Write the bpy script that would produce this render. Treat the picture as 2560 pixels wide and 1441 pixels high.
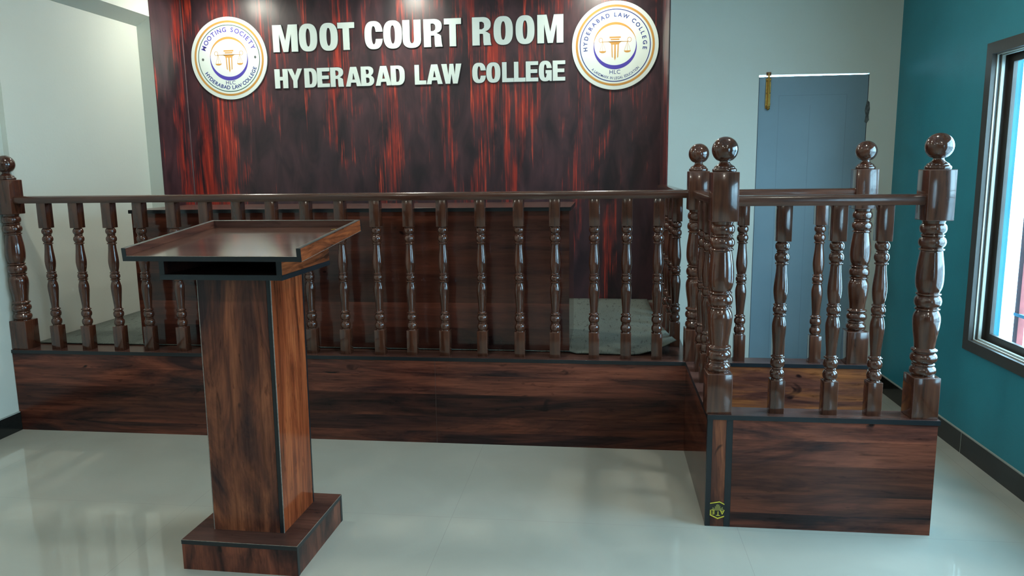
import bpy, bmesh, math, random
from mathutils import Vector, Matrix
random.seed(4)
S = bpy.context.scene
for o in list(bpy.data.objects): bpy.data.objects.remove(o)
COL = S.collection

# ------------------------------------------------------------ camera
F_PX = 1857.4
cd = bpy.data.cameras.new('camera'); cam = bpy.data.objects.new('camera', cd); COL.objects.link(cam)
cd.sensor_width = 36.0; cd.lens = F_PX / 2560 * 36.0; cd.clip_start = 0.05
Rv = Vector((0.99248353, 0.12167188, -0.01312964)); Uv = Vector((-0.00632356, 0.15813191, 0.98739775)); Fv = Vector((-0.12221475, 0.9798929, -0.15771272))
m = Matrix((Rv, Uv, -Fv)).transposed().to_4x4(); m.translation = Vector((-0.4261, -3.8189, 1.48)); cam.matrix_world = m
S.camera = cam
# ------------------------------------------------------------ exposure and light
S.view_settings.view_transform = 'Standard'; S.view_settings.look = 'None'; S.view_settings.gamma = 1.0
S.view_settings.use_curve_mapping = False
S.view_settings.exposure = 0.0
W = bpy.data.worlds.new('world'); S.world = W; W.use_nodes = True
nt = W.node_tree; nt.nodes.clear()
wo = nt.nodes.new('ShaderNodeOutputWorld'); bg = nt.nodes.new('ShaderNodeBackground')
bg.inputs[0].default_value = (0.47, 0.78, 1.0, 1); bg.inputs[1].default_value = 20
nt.links.new(bg.outputs[0], wo.inputs[0])
LAMP_W = 9.0           # watts of each ceiling downlight
LAMP_C = (1.0, 0.98, 0.84)

# ------------------------------------------------------------ measures
H0 = 0.4835            # top of the platform ledge
XL = -3.837            # left wall of the front of the room
XR0 = 1.4029; TANG = 0.0167; YB = 1.2458
def xr(y): return XR0 + (YB - y) * TANG
YP = 1.850; XREC = -3.804; YREC = 1.436; XPL = -3.699; XPR = -0.016
YBACK = -7.2; ZC = 2.86; FW = 0.8388; WW = 0.8831; W2 = 0.8948
RAIL_T = 1.3668; RAIL_B = 1.326

# ------------------------------------------------------------ materials
def newmat(name):
    M = bpy.data.materials.new(name); M.use_nodes = True
    n = M.node_tree.nodes; b = n['Principled BSDF']
    return M, M.node_tree, b
def lk(t, a, b): t.links.new(a, b)
def plain(name, col, rough=.5, metal=0, coat=0, bump=None, spec=.5, var=0.0, vscale=4):
    M, t, b = newmat(name)
    b.inputs['Base Color'].default_value = (*col, 1); b.inputs['Roughness'].default_value = rough
    b.inputs['Metallic'].default_value = metal; b.inputs['Coat Weight'].default_value = coat; b.inputs['Coat Roughness'].default_value = .08
    b.inputs['Specular IOR Level'].default_value = spec
    tc = t.nodes.new('ShaderNodeTexCoord')
    if var:
        n = t.nodes.new('ShaderNodeTexNoise'); n.inputs['Scale'].default_value = vscale; n.inputs['Detail'].default_value = 5
        lk(t, tc.outputs['Object'], n.inputs['Vector'])
        r = t.nodes.new('ShaderNodeValToRGB'); r.color_ramp.elements[0].position = .3; r.color_ramp.elements[1].position = .7
        r.color_ramp.elements[0].color = (*[c * (1 - var) for c in col], 1); r.color_ramp.elements[1].color = (*[min(1, c * (1 + var)) for c in col], 1)
        lk(t, n.outputs['Fac'], r.inputs['Fac']); lk(t, r.outputs['Color'], b.inputs['Base Color'])
    if bump:
        n = t.nodes.new('ShaderNodeTexNoise'); n.inputs['Scale'].default_value = bump[0]; n.inputs['Detail'].default_value = 4
        lk(t, tc.outputs['Object'], n.inputs['Vector'])
        bu = t.nodes.new('ShaderNodeBump'); bu.inputs['Strength'].default_value = bump[1]; bu.inputs['Distance'].default_value = .01
        lk(t, n.outputs['Fac'], bu.inputs['Height']); lk(t, bu.outputs['Normal'], b.inputs['Normal'])
    return M
def mapped(t, scale, loc=(0, 0, 0)):
    tc = t.nodes.new('ShaderNodeTexCoord'); mp = t.nodes.new('ShaderNodeMapping')
    mp.inputs['Scale'].default_value = scale; mp.inputs['Location'].default_value = loc
    lk(t, tc.outputs['Object'], mp.inputs['Vector']); return mp.outputs['Vector']
def noise(t, vec, scale, detail=4, dist=0.0, rough=.5):
    n = t.nodes.new('ShaderNodeTexNoise'); n.inputs['Scale'].default_value = scale; n.inputs['Detail'].default_value = detail
    n.inputs['Distortion'].default_value = dist; n.inputs['Roughness'].default_value = rough
    lk(t, vec, n.inputs['Vector']); return n.outputs['Fac']
def ramp(t, fac, stops):
    r = t.nodes.new('ShaderNodeValToRGB'); e = r.color_ramp.elements
    while len(e) < len(stops): e.new(.5)
    for q, (p, c) in zip(e, stops): q.position = p; q.color = (*c, 1) if len(c) == 3 else c
    lk(t, fac, r.inputs['Fac']); return r.outputs['Color']
def mixc(t, fac, a, b, mode='MIX'):
    n = t.nodes.new('ShaderNodeMix'); n.data_type = 'RGBA'; n.blend_type = mode
    for s, v in ((n.inputs[0], fac), (n.inputs[6], a), (n.inputs[7], b)):
        if isinstance(v, (int, float)): s.default_value = v
        elif isinstance(v, tuple): s.default_value = (*v, 1)
        else: lk(t, v, s)
    return n.outputs[2]
def laminate(name, axis, dark=(.025, .0112, .0112), mid=(.092, .0275, .0185), light=(.190, .055, .031), rough=.2, shift=0.0, fig=2.6, gain=1.0, stretch=.16, lim=(.37, .50, .64), planks=None, spec=.3, fine=1.0):
    """printed rosewood laminate, grain along axis"""
    M, t, b = newmat(name)
    k = 'xyz'.index(axis)
    s = [1, 1, 1]; s[k] = stretch; s2 = [1, 1, 1]; s2[k] = .05
    tc = t.nodes.new('ShaderNodeTexCoord'); base = tc.outputs['Object']; tone = None
    if planks:
        sp = t.nodes.new('ShaderNodeSeparateXYZ'); lk(t, base, sp.inputs[0])
        r = t.nodes.new('ShaderNodeValToRGB'); r.color_ramp.interpolation = 'CONSTANT'; e = r.color_ramp.elements
        while len(e) < len(planks): e.new(.5)
        for q, (p, v) in zip(e, planks): q.position = p; q.color = (v, v, v, 1)
        lk(t, sp.outputs[2], r.inputs['Fac']); tone = r.outputs['Color']
        vm = t.nodes.new('ShaderNodeVectorMath'); vm.operation = 'MULTIPLY_ADD'; vm.inputs[1].default_value = (5, 3, 0)
        lk(t, tone, vm.inputs[0]); lk(t, base, vm.inputs[2]); base = vm.outputs[0]
    def mp(scale, loc):
        n = t.nodes.new('ShaderNodeMapping'); n.inputs['Scale'].default_value = scale; n.inputs['Location'].default_value = loc; lk(t, base, n.inputs['Vector']); return n.outputs['Vector']
    v = mp(s, (shift, shift * .7, shift * 1.3)); v2 = mp(s2, (shift, shift, shift))
    a = noise(t, v, fig * 2.2, 8, 1.3, .60)
    dk = tuple(c * gain for c in dark); md = tuple(c * gain for c in mid); lt = tuple(c * gain for c in light)
    c1 = ramp(t, a, [(lim[0], dk), (lim[1], md), (lim[2], lt)])
    f = noise(t, v2, 70, 4, .4, .65)
    c2 = ramp(t, f, [(.30, (.50, .47, .48)), (.52, (1.0, 1.0, 1.0)), (.75, (1.35, 1.28, 1.2))])
    col = mixc(t, .9 * fine, c1, c2, 'MULTIPLY')
    s4 = [1, 1, 1]; s4[k] = .16
    fl = noise(t, mp(s4, (shift + 3, 2, 1)), 55, 3, .6, .6)
    col = mixc(t, .8 * fine, col, ramp(t, fl, [(.30, (.45, .42, .45)), (.40, (1, 1, 1))]), 'MULTIPLY')
    if tone: col = mixc(t, 1.0, col, tone, 'MULTIPLY')
    s3 = [1, 1, 1]; s3[k] = .5
    g = noise(t, mp(s3, (shift * 2, 3.1, 1.7 + shift)), 11, 2, .8, .5)
    kn = ramp(t, g, [(.72, (0, 0, 0)), (.77, (1, 1, 1))])
    col = mixc(t, kn, col, tuple(c * .5 for c in dk))
    lk(t, col, b.inputs['Base Color'])
    b.inputs['Roughness'].default_value = rough; b.inputs['Specular IOR Level'].default_value = spec
    return M
def polished(name, c0, c1, rough=.22, coat=.6, ax='z'):
    M, t, b = newmat(name)
    s = [1, 1, 1]; s['xyz'.index(ax)] = .08
    a = noise(t, mapped(t, s), 45, 4, .4, .6)
    oi = t.nodes.new('ShaderNodeObjectInfo')
    col = ramp(t, a, [(.35, c0), (.65, c1)])
    hv = t.nodes.new('ShaderNodeHueSaturation'); mr = t.nodes.new('ShaderNodeMapRange')
    mr.inputs[3].default_value = .82; mr.inputs[4].default_value = 1.2
    lk(t, oi.outputs['Random'], mr.inputs[0]); lk(t, mr.outputs[0], hv.inputs['Value']); lk(t, col, hv.inputs['Color'])
    lk(t, hv.outputs[0], b.inputs['Base Color'])
    b.inputs['Roughness'].default_value = rough; b.inputs['Coat Weight'].default_value = coat; b.inputs['Coat Roughness'].default_value = .05
    return M
def floor_mat():
    M, t, b = newmat('vitrified_tile')
    col = ramp(t, noise(t, mapped(t, (1, 1, 1)), 2.2, 6, .8), [(.3, (.39, .385, .335)), (.7, (.43, .425, .37))])
    tc = t.nodes.new('ShaderNodeTexCoord'); sp = t.nodes.new('ShaderNodeSeparateXYZ'); lk(t, tc.outputs['Object'], sp.inputs[0])
    def line(sock, off, period):
        a = t.nodes.new('ShaderNodeMath'); a.operation = 'ADD'; a.inputs[1].default_value = off; lk(t, sock, a.inputs[0])
        w = t.nodes.new('ShaderNodeMath'); w.operation = 'PINGPONG'; w.inputs[1].default_value = period / 2; lk(t, a.outputs[0], w.inputs[0])
        c = t.nodes.new('ShaderNodeMath'); c.operation = 'LESS_THAN'; c.inputs[1].default_value = .0011; lk(t, w.outputs[0], c.inputs[0]); return c.outputs[0]
    a = line(sp.outputs[0], 2.27 + 12, 1.2); c = line(sp.outputs[1], .865 + 12, 1.2)
    mx = t.nodes.new('ShaderNodeMath'); mx.operation = 'MAXIMUM'; lk(t, a, mx.inputs[0]); lk(t, c, mx.inputs[1])
    lk(t, mixc(t, mx.outputs[0], col, (.35, .34, .30)), b.inputs['Base Color'])
    b.inputs['Roughness'].default_value = .03; b.inputs['Specular IOR Level'].default_value = .65
    return M
def red_mat():
    M, t, b = newmat('printed_rosewood_vinyl')
    v = mapped(t, (1, 1, .13)); v2 = mapped(t, (1, 1, .035)); v3 = mapped(t, (1, 1, .35), (3, 0, 5))
    big = noise(t, v, 4.3, 3, .6, .55)
    str_ = noise(t, v2, 62, 4, .15, .65)
    med = noise(t, v3, 9, 3, .6, .55)
    base = ramp(t, med, [(.3, (.022, .015, .020)), (.7, (.078, .036, .044))])
    red = ramp(t, str_, [(.35, (.12, .018, .018)), (.58, (.36, .034, .022)), (.74, (.75, .10, .045))])
    def mth(op, a, b_):
        n = t.nodes.new('ShaderNodeMath'); n.operation = op
        for s, x in zip(n.inputs, (a, b_)):
            if isinstance(x, (int, float)): s.default_value = x
            else: lk(t, x, s)
        return n.outputs[0]
    f = mth('ADD', mth('MULTIPLY', big, 1.0), mth('MULTIPLY', mth('SUBTRACT', str_, .5), .60))
    f = mth('ADD', f, mth('MULTIPLY', mth('SUBTRACT', med, .5), .35))
    low = noise(t, mapped(t, (1, 1, .05), (5, 0, 2)), 1.9, 1, 0, .4)
    f = mth('ADD', f, mth('MULTIPLY', mth('SUBTRACT', low, .49), .32))
    mask = ramp(t, f, [(.52, (0, 0, 0)), (.60, (.45, .45, .45)), (.68, (1, 1, 1))])
    lk(t, mixc(t, mask, base, red), b.inputs['Base Color'])
    b.inputs['Roughness'].default_value = .36; b.inputs['Specular IOR Level'].default_value = .5
    bu = t.nodes.new('ShaderNodeBump'); bu.inputs['Strength'].default_value = .25; bu.inputs['Distance'].default_value = .02
    lk(t, noise(t, mapped(t, (1, 1, .5)), 4, 2), bu.inputs['Height']); lk(t, bu.outputs['Normal'], b.inputs['Normal'])
    return M
def carpet_mat():
    M, t, b = newmat('grey_carpet')
    a = noise(t, mapped(t, (1, 1, 1)), 320, 2, 0, .7); c = noise(t, mapped(t, (26, 4, 3), (2, 1, 0)), 2.6, 3, .4)
    col = ramp(t, a, [(.35, (.055, .070, .062)), (.65, (.18, .215, .19))])
    cr = ramp(t, c, [(.34, (.5, .5, .5)), (.39, (1, 1, 1))])
    lk(t, mixc(t, 1.0, col, cr, 'MULTIPLY'), b.inputs['Base Color']); b.inputs['Roughness'].default_value = .85
    bu = t.nodes.new('ShaderNodeBump'); bu.inputs['Strength'].default_value = .5; bu.inputs['Distance'].default_value = .004
    lk(t, a, bu.inputs['Height']); lk(t, bu.outputs['Normal'], b.inputs['Normal'])
    return M
def glass_mat():
    M, t, b = newmat('window_glass')
    t.nodes.remove(b); out = t.nodes['Material Output']
    tr = t.nodes.new('ShaderNodeBsdfTransparent'); gl = t.nodes.new('ShaderNodeBsdfGlossy'); gl.inputs['Roughness'].default_value = .02
    fr = t.nodes.new('ShaderNodeLayerWeight'); fr.inputs[0].default_value = .5; mx = t.nodes.new('ShaderNodeMixShader')
    tr.inputs[0].default_value = (.93, .97, .97, 1)
    pw = t.nodes.new('ShaderNodeMath'); pw.operation = 'POWER'; pw.inputs[1].default_value = 5; lk(t, fr.outputs['Facing'], pw.inputs[0])
    ml = t.nodes.new('ShaderNodeMath'); ml.operation = 'MULTIPLY_ADD'; ml.inputs[1].default_value = .9; ml.inputs[2].default_value = .04; lk(t, pw.outputs[0], ml.inputs[0])
    lk(t, ml.outputs[0], mx.inputs[0]); lk(t, tr.outputs[0], mx.inputs[1]); lk(t, gl.outputs[0], mx.inputs[2]); lk(t, mx.outputs[0], out.inputs[0])
    return M
def emit(name, col, k):
    M, t, b = newmat(name); b.inputs['Base Color'].default_value = (*col, 1)
    b.inputs['Emission Color'].default_value = (*col, 1); b.inputs['Emission Strength'].default_value = k; return M

WALL = plain('white_paint', (.60, .63, .57), .55, bump=(60, .06), var=.02, vscale=1.5)
TEAL = plain('teal_paint', (.016, .215, .275), .5, bump=(90, .10), var=.05, vscale=6)
CEIL = plain('ceiling_paint', (.74, .75, .71), .7, bump=(50, .04))
FLOOR = floor_mat()
GRANITE = plain('black_granite', (.012, .013, .012), .12, var=.4, vscale=80)
JOINT = plain('pale_joint_filler', (.33, .36, .33), .7, var=.1)
DOORM = plain('grey_blue_door_paint', (.19, .275, .325), .38, bump=(30, .05), var=.05, vscale=3)
GAPM = plain('dark_gap', (.03, .04, .05), .8, var=.2)
CHIP = plain('chipped_plaster', (.10, .11, .11), .9, bump=(80, .8), var=.5, vscale=60)
BRASS = plain('aged_brass', (.42, .24, .055), .32, metal=.85, var=.2, vscale=60)
BRASSD = plain('dark_brass_plate', (.20, .10, .05), .4, metal=.5, var=.2, vscale=60)
SCREW = plain('screw_metal', (.05, .04, .03), .4, metal=.8, var=.2, vscale=60)
BRONZE = plain('bronze_aluminium', (.060, .052, .045), .38, metal=.3, var=.08, vscale=8)
ALU = plain('pale_aluminium', (.50, .52, .47), .4, metal=.2, var=.04)
REDBAR = plain('red_oxide_paint', (.30, .055, .05), .6, var=.15, vscale=20)
WBAR = plain('white_grille_paint', (.75, .80, .85), .5, var=.04)
BBAR = plain('blue_grey_grille_paint', (.16, .33, .50), .5, var=.06)
OUTG = plain('outside_concrete', (.55, .58, .60), .8, var=.1, vscale=2)
OUTW = plain('outside_pale_wall', (.75, .80, .82), .8, var=.06, vscale=1)
RED = red_mat(); CARPET = carpet_mat(); GLASS = glass_mat()
BLACK = plain('black_edge_band', (.008, .011, .014), .3, var=.15, vscale=30)
GLUE = plain('worn_pale_edge', (.20, .17, .14), .6, var=.3, vscale=90)
LAMX = laminate('rosewood_laminate_lengthwise', 'x', shift=2.0, fig=3.0, stretch=.15, rough=.22, planks=[(0, 1.0), (.065, .82), (.15, .62), (.275, 1.1), (.38, 1.25)])
LAMXD = laminate('rosewood_laminate_desk', 'x', shift=7.3, fig=2.0, stretch=.17, gain=.95, lim=(.30, .50, .75), rough=.10, fine=.5, spec=.5, planks=[(0, .8), (.12, 1.1), (.26, .75), (.42, .9), (.55, 1.15), (.66, .8)])
LAMY = laminate('rosewood_laminate_sideways', 'y', shift=4.1, fig=3.2, gain=.8, rough=.08)
LAMZ = laminate('rosewood_laminate_upright', 'z', shift=1.2, fig=2.7, stretch=.26, dark=(.030, .0145, .0145), mid=(.105, .034, .021), light=(.24, .077, .036), rough=.26, lim=(.40, .50, .62))
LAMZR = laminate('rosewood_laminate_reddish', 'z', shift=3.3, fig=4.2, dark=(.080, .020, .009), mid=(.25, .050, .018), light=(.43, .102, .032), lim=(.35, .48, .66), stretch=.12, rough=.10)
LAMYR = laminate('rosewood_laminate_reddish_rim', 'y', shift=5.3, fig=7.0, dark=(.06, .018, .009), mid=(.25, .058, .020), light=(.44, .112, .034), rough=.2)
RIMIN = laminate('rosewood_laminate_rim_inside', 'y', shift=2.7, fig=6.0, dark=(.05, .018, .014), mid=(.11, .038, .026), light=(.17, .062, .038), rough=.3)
LAMZB = laminate('rosewood_laminate_plinth', 'z', shift=9.4, fig=3.6, stretch=.3, rough=.28)
LAMTOP = laminate('rosewood_laminate_ledge', 'x', shift=6.6, fig=3.0, dark=(.055, .026, .022), mid=(.085, .038, .030), light=(.12, .052, .038), rough=.26, fine=.5)
TRAYM = laminate('rosewood_laminate_tray', 'x', shift=3.6, fig=3.0, dark=(.07, .034, .027), mid=(.10, .048, .036), light=(.14, .064, .045), rough=.12, fine=.4, spec=1.0)
DARKIN = laminate('rosewood_laminate_shelf_shaded', 'x', shift=5.5, gain=.3, rough=.4)  # same laminate darkened, shade of the open shelf put into its colour
TEAK = polished('polished_brown_wood', (.040, .0135, .008), (.088, .029, .015), rough=.14, coat=.5)
TEAKF = polished('polished_brown_wood_square', (.056, .0195, .012), (.104, .037, .022), rough=.40, coat=.0)
RAILM = polished('polished_handrail_wood', (.050, .0185, .012), (.090, .034, .021), rough=.20, coat=.3, ax='x')
RAILY = polished('polished_handrail_wood_sideways', (.050, .0185, .012), (.090, .034, .021), rough=.20, coat=.3, ax='y')
SIGNW = plain('white_sign_foam', (.66, .76, .73), .5, spec=.25, var=.01)
EDGEK = plain('shadow_grey_outline', (.03, .02, .025), .5, var=.1)
GOLD = plain('ochre_gold_print', (.50, .27, .075), .6, spec=.15, var=.05)
BLUE = plain('violet_blue_print', (.075, .06, .36), .6, spec=.15, var=.04)
NAVY = plain('navy_print', (.035, .06, .23), .6, spec=.15, var=.04)
GREEN = plain('dark_green_print', (.035, .10, .085), .6, spec=.15, var=.04)
GREYP = plain('grey_print', (.10, .12, .12), .6, spec=.15, var=.04)
YEL = plain('yellow_print', (.72, .58, .05), .4, var=.05)
STK = plain('black_sticker_film', (.018, .016, .012), .3, var=.2)
STKC = plain('olive_print', (.22, .20, .05), .4, var=.2, vscale=300)

# ------------------------------------------------------------ mesh helpers
def obj(name, bm, mats, parent=None, loc=(0, 0, 0), rz=0, smooth=False, kind=None, label=None):
    me = bpy.data.meshes.new(name)
    bmesh.ops.recalc_face_normals(bm, faces=bm.faces[:])
    bm.to_mesh(me); bm.free()
    for q in (mats if isinstance(mats, (list, tuple)) else [mats]): me.materials.append(q)
    if smooth:
        for p in me.polygons: p.use_smooth = p.material_index == 0
        me.set_sharp_from_angle(angle=math.radians(38))
    o = bpy.data.objects.new(name, me); COL.objects.link(o)
    o.location = loc; o.rotation_euler = (0, 0, rz)
    if parent: o.parent = parent
    if kind: o['kind'] = kind
    if label: o['label'] = label
    return o
def thing(name, label, cat, loc=(0, 0, 0), rz=0, group=None):
    o = bpy.data.objects.new(name, None); COL.objects.link(o); o.location = loc; o.rotation_euler = (0, 0, rz)
    o.empty_display_size = .1; o['label'] = label; o['category'] = cat
    if group: o['group'] = group
    return o
def tag(o, label, cat, group=None):
    o['label'] = label; o['category'] = cat
    if group: o['group'] = group
    return o
def struct(name, bm, mat, **k): return obj(name, bm, mat, kind='structure', **k)
def box(bm, x0, x1, y0, y1, z0, z1, bev=0.0, mi=0, mat4=None):
    r = bmesh.ops.create_cube(bm, size=1.0)
    vs = r['verts']
    for v in vs: v.co = Vector(((x0 + x1) / 2 + v.co.x * (x1 - x0), (y0 + y1) / 2 + v.co.y * (y1 - y0), (z0 + z1) / 2 + v.co.z * (z1 - z0)))
    fs = list({f for v in vs for f in v.link_faces})
    if bev:
        es = list({e for v in vs for e in v.link_edges})
        q = bmesh.ops.bevel(bm, geom=es, offset=bev, segments=2, affect='EDGES', profile=.5)
        fs = list({f for f in q['faces']} | {f for f in fs if f.is_valid})
        vs = list({v for f in fs for v in f.verts})
    for f in fs: f.material_index = mi
    if mat4 is not None: bmesh.ops.transform(bm, matrix=mat4, verts=vs)
    return vs
def B(*a, **k):
    bm = bmesh.new(); box(bm, *a, **k); return bm
def prism(bm, pts, axis, a, b, mi=0):
    """extrude 2-D polygon pts along an axis between a and b"""
    def P(u, v, w): return {'x': (w, u, v), 'y': (u, w, v), 'z': (u, v, w)}[axis]
    v0 = [bm.verts.new(P(u, v, a)) for u, v in pts]; v1 = [bm.verts.new(P(u, v, b)) for u, v in pts]
    n = len(pts); fs = [bm.faces.new(v0), bm.faces.new(v1[::-1])]
    for i in range(n): fs.append(bm.faces.new((v0[i], v0[(i + 1) % n], v1[(i + 1) % n], v1[i])))
    for f in fs: f.material_index = mi
    return v0 + v1
def lathe(bm, prof, seg=32, cx=0, cy=0, mi=0):
    rings = []
    for z, r in prof:
        rings.append([bm.verts.new((cx + r * math.cos(2 * math.pi * k / seg), cy + r * math.sin(2 * math.pi * k / seg), z)) for k in range(seg)])
    for a, b in zip(rings, rings[1:]):
        for k in range(seg):
            f = bm.faces.new((a[k], a[(k + 1) % seg], b[(k + 1) % seg], b[k])); f.material_index = mi
    bm.faces.new(rings[0][::-1]).material_index = mi; bm.faces.new(rings[-1]).material_index = mi
def smoothprof(pts, sub=4):
    """Catmull-Rom through (z, r) points"""
    out = []
    n = len(pts)
    for i in range(n - 1):
        p0 = pts[max(i - 1, 0)]; p1 = pts[i]; p2 = pts[i + 1]; p3 = pts[min(i + 2, n - 1)]
        for k in range(sub):
            t = k / sub
            out.append(tuple(.5 * ((2 * p1[j]) + (-p0[j] + p2[j]) * t + (2 * p0[j] - 5 * p1[j] + 4 * p2[j] - p3[j]) * t * t + (-p0[j] + 3 * p1[j] - 3 * p2[j] + p3[j]) * t ** 3) for j in (0, 1)))
    out.append(pts[-1]); return out
def bead(z0, z1, rn, rm, n=7):
    return [(z0 + (z1 - z0) * k / n, rn + (rm - rn) * math.sin(math.pi * k / n) ** .6) for k in range(n + 1)]

# ------------------------------------------------------------ the room
struct('floor', B(XL - .2, 1.9, YBACK, 1.95, -.12, 0), FLOOR)
struct('ceiling', B(XL - .2, 1.9, YBACK, YP + .15, ZC, ZC + .12), CEIL)
# left wall: front part, recessed part beside the platform, pilaster and beam
struct('wall_left', B(XL - .15, XL, YBACK, .115, 0, ZC), WALL)
bm = bmesh.new(); box(bm, XREC - .2, XREC, .115, YP + .1, 0, ZC); struct('wall_left_recess', bm, WALL)
bm = bmesh.new(); box(bm, XREC, XPL, YREC, YP + .1, H0 - .02, ZC); struct('trim_1', bm, WALL, label='white pilaster in the left corner')
bm = bmesh.new(); prism(bm, [(XREC, 2.541), (XPL, 2.607), (XPL, ZC), (XREC, ZC)], 'y', .115, YREC); struct('trim_2', bm, WALL, label='white beam along the top of the left wall')
struct('wall_back', B(XPL - .1, XPR + .0, YP + .006, YP + .12, 0, ZC), WALL)
# door wall with its opening
D0, D1, DZ = .554, 1.2265, 2.043
bm = bmesh.new()
box(bm, XPR + .006, D0, YB, YB + .05, 0, ZC); box(bm, D1, xr(YB) + .02, YB, YB + .05, 0, ZC)
prism(bm, [(D0, DZ + .013), (D1, DZ + .007), (D1, ZC), (D0, ZC)], 'y', YB, YB + .05)
box(bm, XPR + .006, XPR + .05, YB + .05, YP + .12, 0, ZC)
struct('wall_right_of_panel', bm, WALL)
# teal wall with window openings
WZ0, WZ1 = .541, 2.049
WIN = [(.166, -1.75), (-3.05, -4.9)]
def teal_seg(bm, ya, yb, z0, z1):
    vs = prism(bm, [(xr(ya), ya), (xr(yb), yb), (xr(yb) + .16, yb), (xr(ya) + .16, ya)], 'z', z0, z1)
bm = bmesh.new()
teal_seg(bm, YB + .05, WIN[0][0], 0, ZC); teal_seg(bm, WIN[0][1], WIN[1][0], 0, ZC); teal_seg(bm, WIN[1][1], YBACK, 0, ZC)
for a, b in WIN: teal_seg(bm, a, b, 0, WZ0); teal_seg(bm, a, b, WZ1, ZC)
struct('wall_right', bm, TEAL)
struct('wall_front', B(XL - .15, 1.9, YBACK - .15, YBACK, 0, ZC), plain('taupe_paint', (.22, .20, .17), .6, var=.03))
# baseboards
bm = bmesh.new()
prism(bm, [(xr(YB) - .012, YB), (xr(YBACK) - .012, YBACK), (xr(YBACK), YBACK), (xr(YB), YB)], 'z', 0, .107)
prism(bm, [(xr(YB) - .009, YB), (xr(YBACK) - .009, YBACK), (xr(YBACK), YBACK), (xr(YB), YB)], 'z', .107, .1125, mi=1)
for y in (.62, .1, -.5, -1.1, -1.7): prism(bm, [(xr(y) - .0124, y), (xr(y) - .0124, y - .003), (xr(y), y - .003), (xr(y), y)], 'z', 0, .107, mi=1)
struct('baseboard_right', bm, [GRANITE, JOINT])
bm = bmesh.new(); box(bm, XL, XL + .012, YBACK, -.002, 0, .107); box(bm, XL, XL + .010, YBACK, -.002, .107, .112, mi=1)
struct('baseboard_left', bm, [GRANITE, JOINT])
bm = bmesh.new(); box(bm, D1 + .005, xr(YB), YB - .012, YB, 0, .107); box(bm, D1 + .005, xr(YB), YB - .010, YB, .107, .112, mi=1)
struct('baseboard_back', bm, [GRANITE, JOINT])
bm = bmesh.new(); box(bm, D1 - .006, D1 + .004, YB - .002, YB + .01, 1.75, 1.86)
pts = [(1.222, 1.885), (1.236, 1.87), (1.240, 1.83), (1.234, 1.79), (1.238, 1.76), (1.226, 1.742), (1.214, 1.75), (1.219, 1.79), (1.212, 1.82), (1.218, 1.86)]
bm = bmesh.new(); prism(bm, pts, 'y', YB - .003, YB + .008)
struct('trim_3', bm, CHIP, label='chipped dark plaster patch on the right edge of the door opening')

# door
d = thing('door_1', 'plain grey-blue door with a brass bolt set in the pale back wall', 'door'); d['kind'] = 'structure'
bm = bmesh.new(); prism(bm, [(D0 + .004, 0.004), (D1 - .004, 0.004), (D1 - .003, DZ), (D0 + .004, DZ)], 'y', YB + .004, YB + .034)
obj('door_leaf', bm, DOORM, d)
bm = bmesh.new()
def groove(x0, x1, z0, z1, w=.0025):
    for a in ((x0, x0 + w, z0, z1), (x1 - w, x1, z0, z1), (x0, x1, z0, z0 + w), (x0, x1, z1 - w, z1)): box(bm, a[0], a[1], YB + .0034, YB + .006, a[2], a[3])
groove(.682, 1.10, .2, 1.925); box(bm, .876, .878, YB + .0034, YB + .006, .2, 1.86)
obj('panel_groove', bm, plain('door_groove_paint', (.15, .215, .26), .5, var=.05), d)
bm = bmesh.new(); box(bm, D0 - .002, D0 + .004, YB + .002, YB + .02, 0, DZ); box(bm, D1 - .003, D1 + .001, YB + .002, YB + .02, 0, DZ)
obj('door_gap', bm, GAPM, d)
t = thing('tower_bolt', 'brass tower bolt at the top left corner of the grey-blue door', 'bolt', (.615, YB, 1.846))
bm = bmesh.new(); box(bm, -.017, .013, -.004, .0035, .0, .188, bev=.001)
for z in (.02, .10, .175):
    box(bm, -.018, .014, -.006, .0035, z, z + .012, bev=.002)
obj('bolt_plate', bm, BRASS, t)
bm = bmesh.new(); lathe(bm, [(0, .002), (.002, .0055), (.215, .0055), (.218, .002)], 14, -.002, -.009); obj('bolt_rod', bm, BRASS, t, smooth=True)
bm = bmesh.new(); box(bm, -.017, .013, -.003, 0, .203, .226, bev=.001); obj('keep_plate', bm, BRASSD, t)
bm = bmesh.new(); lathe(bm, smoothprof([(-.012, .003), (-.006, .009), (0, .011), (.008, .006), (.012, .004)]), 14, -.002, -.014); obj('knob', bm, BRASS, t, smooth=True)
for x in (-.013, .009):
    for z in (.012, .094, .170, .216):
        bm = bmesh.new(); bmesh.ops.create_uvsphere(bm, u_segments=8, v_segments=6, radius=.0028); obj('screw', bm, SCREW, t, loc=(x, -.0055, z))

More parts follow.
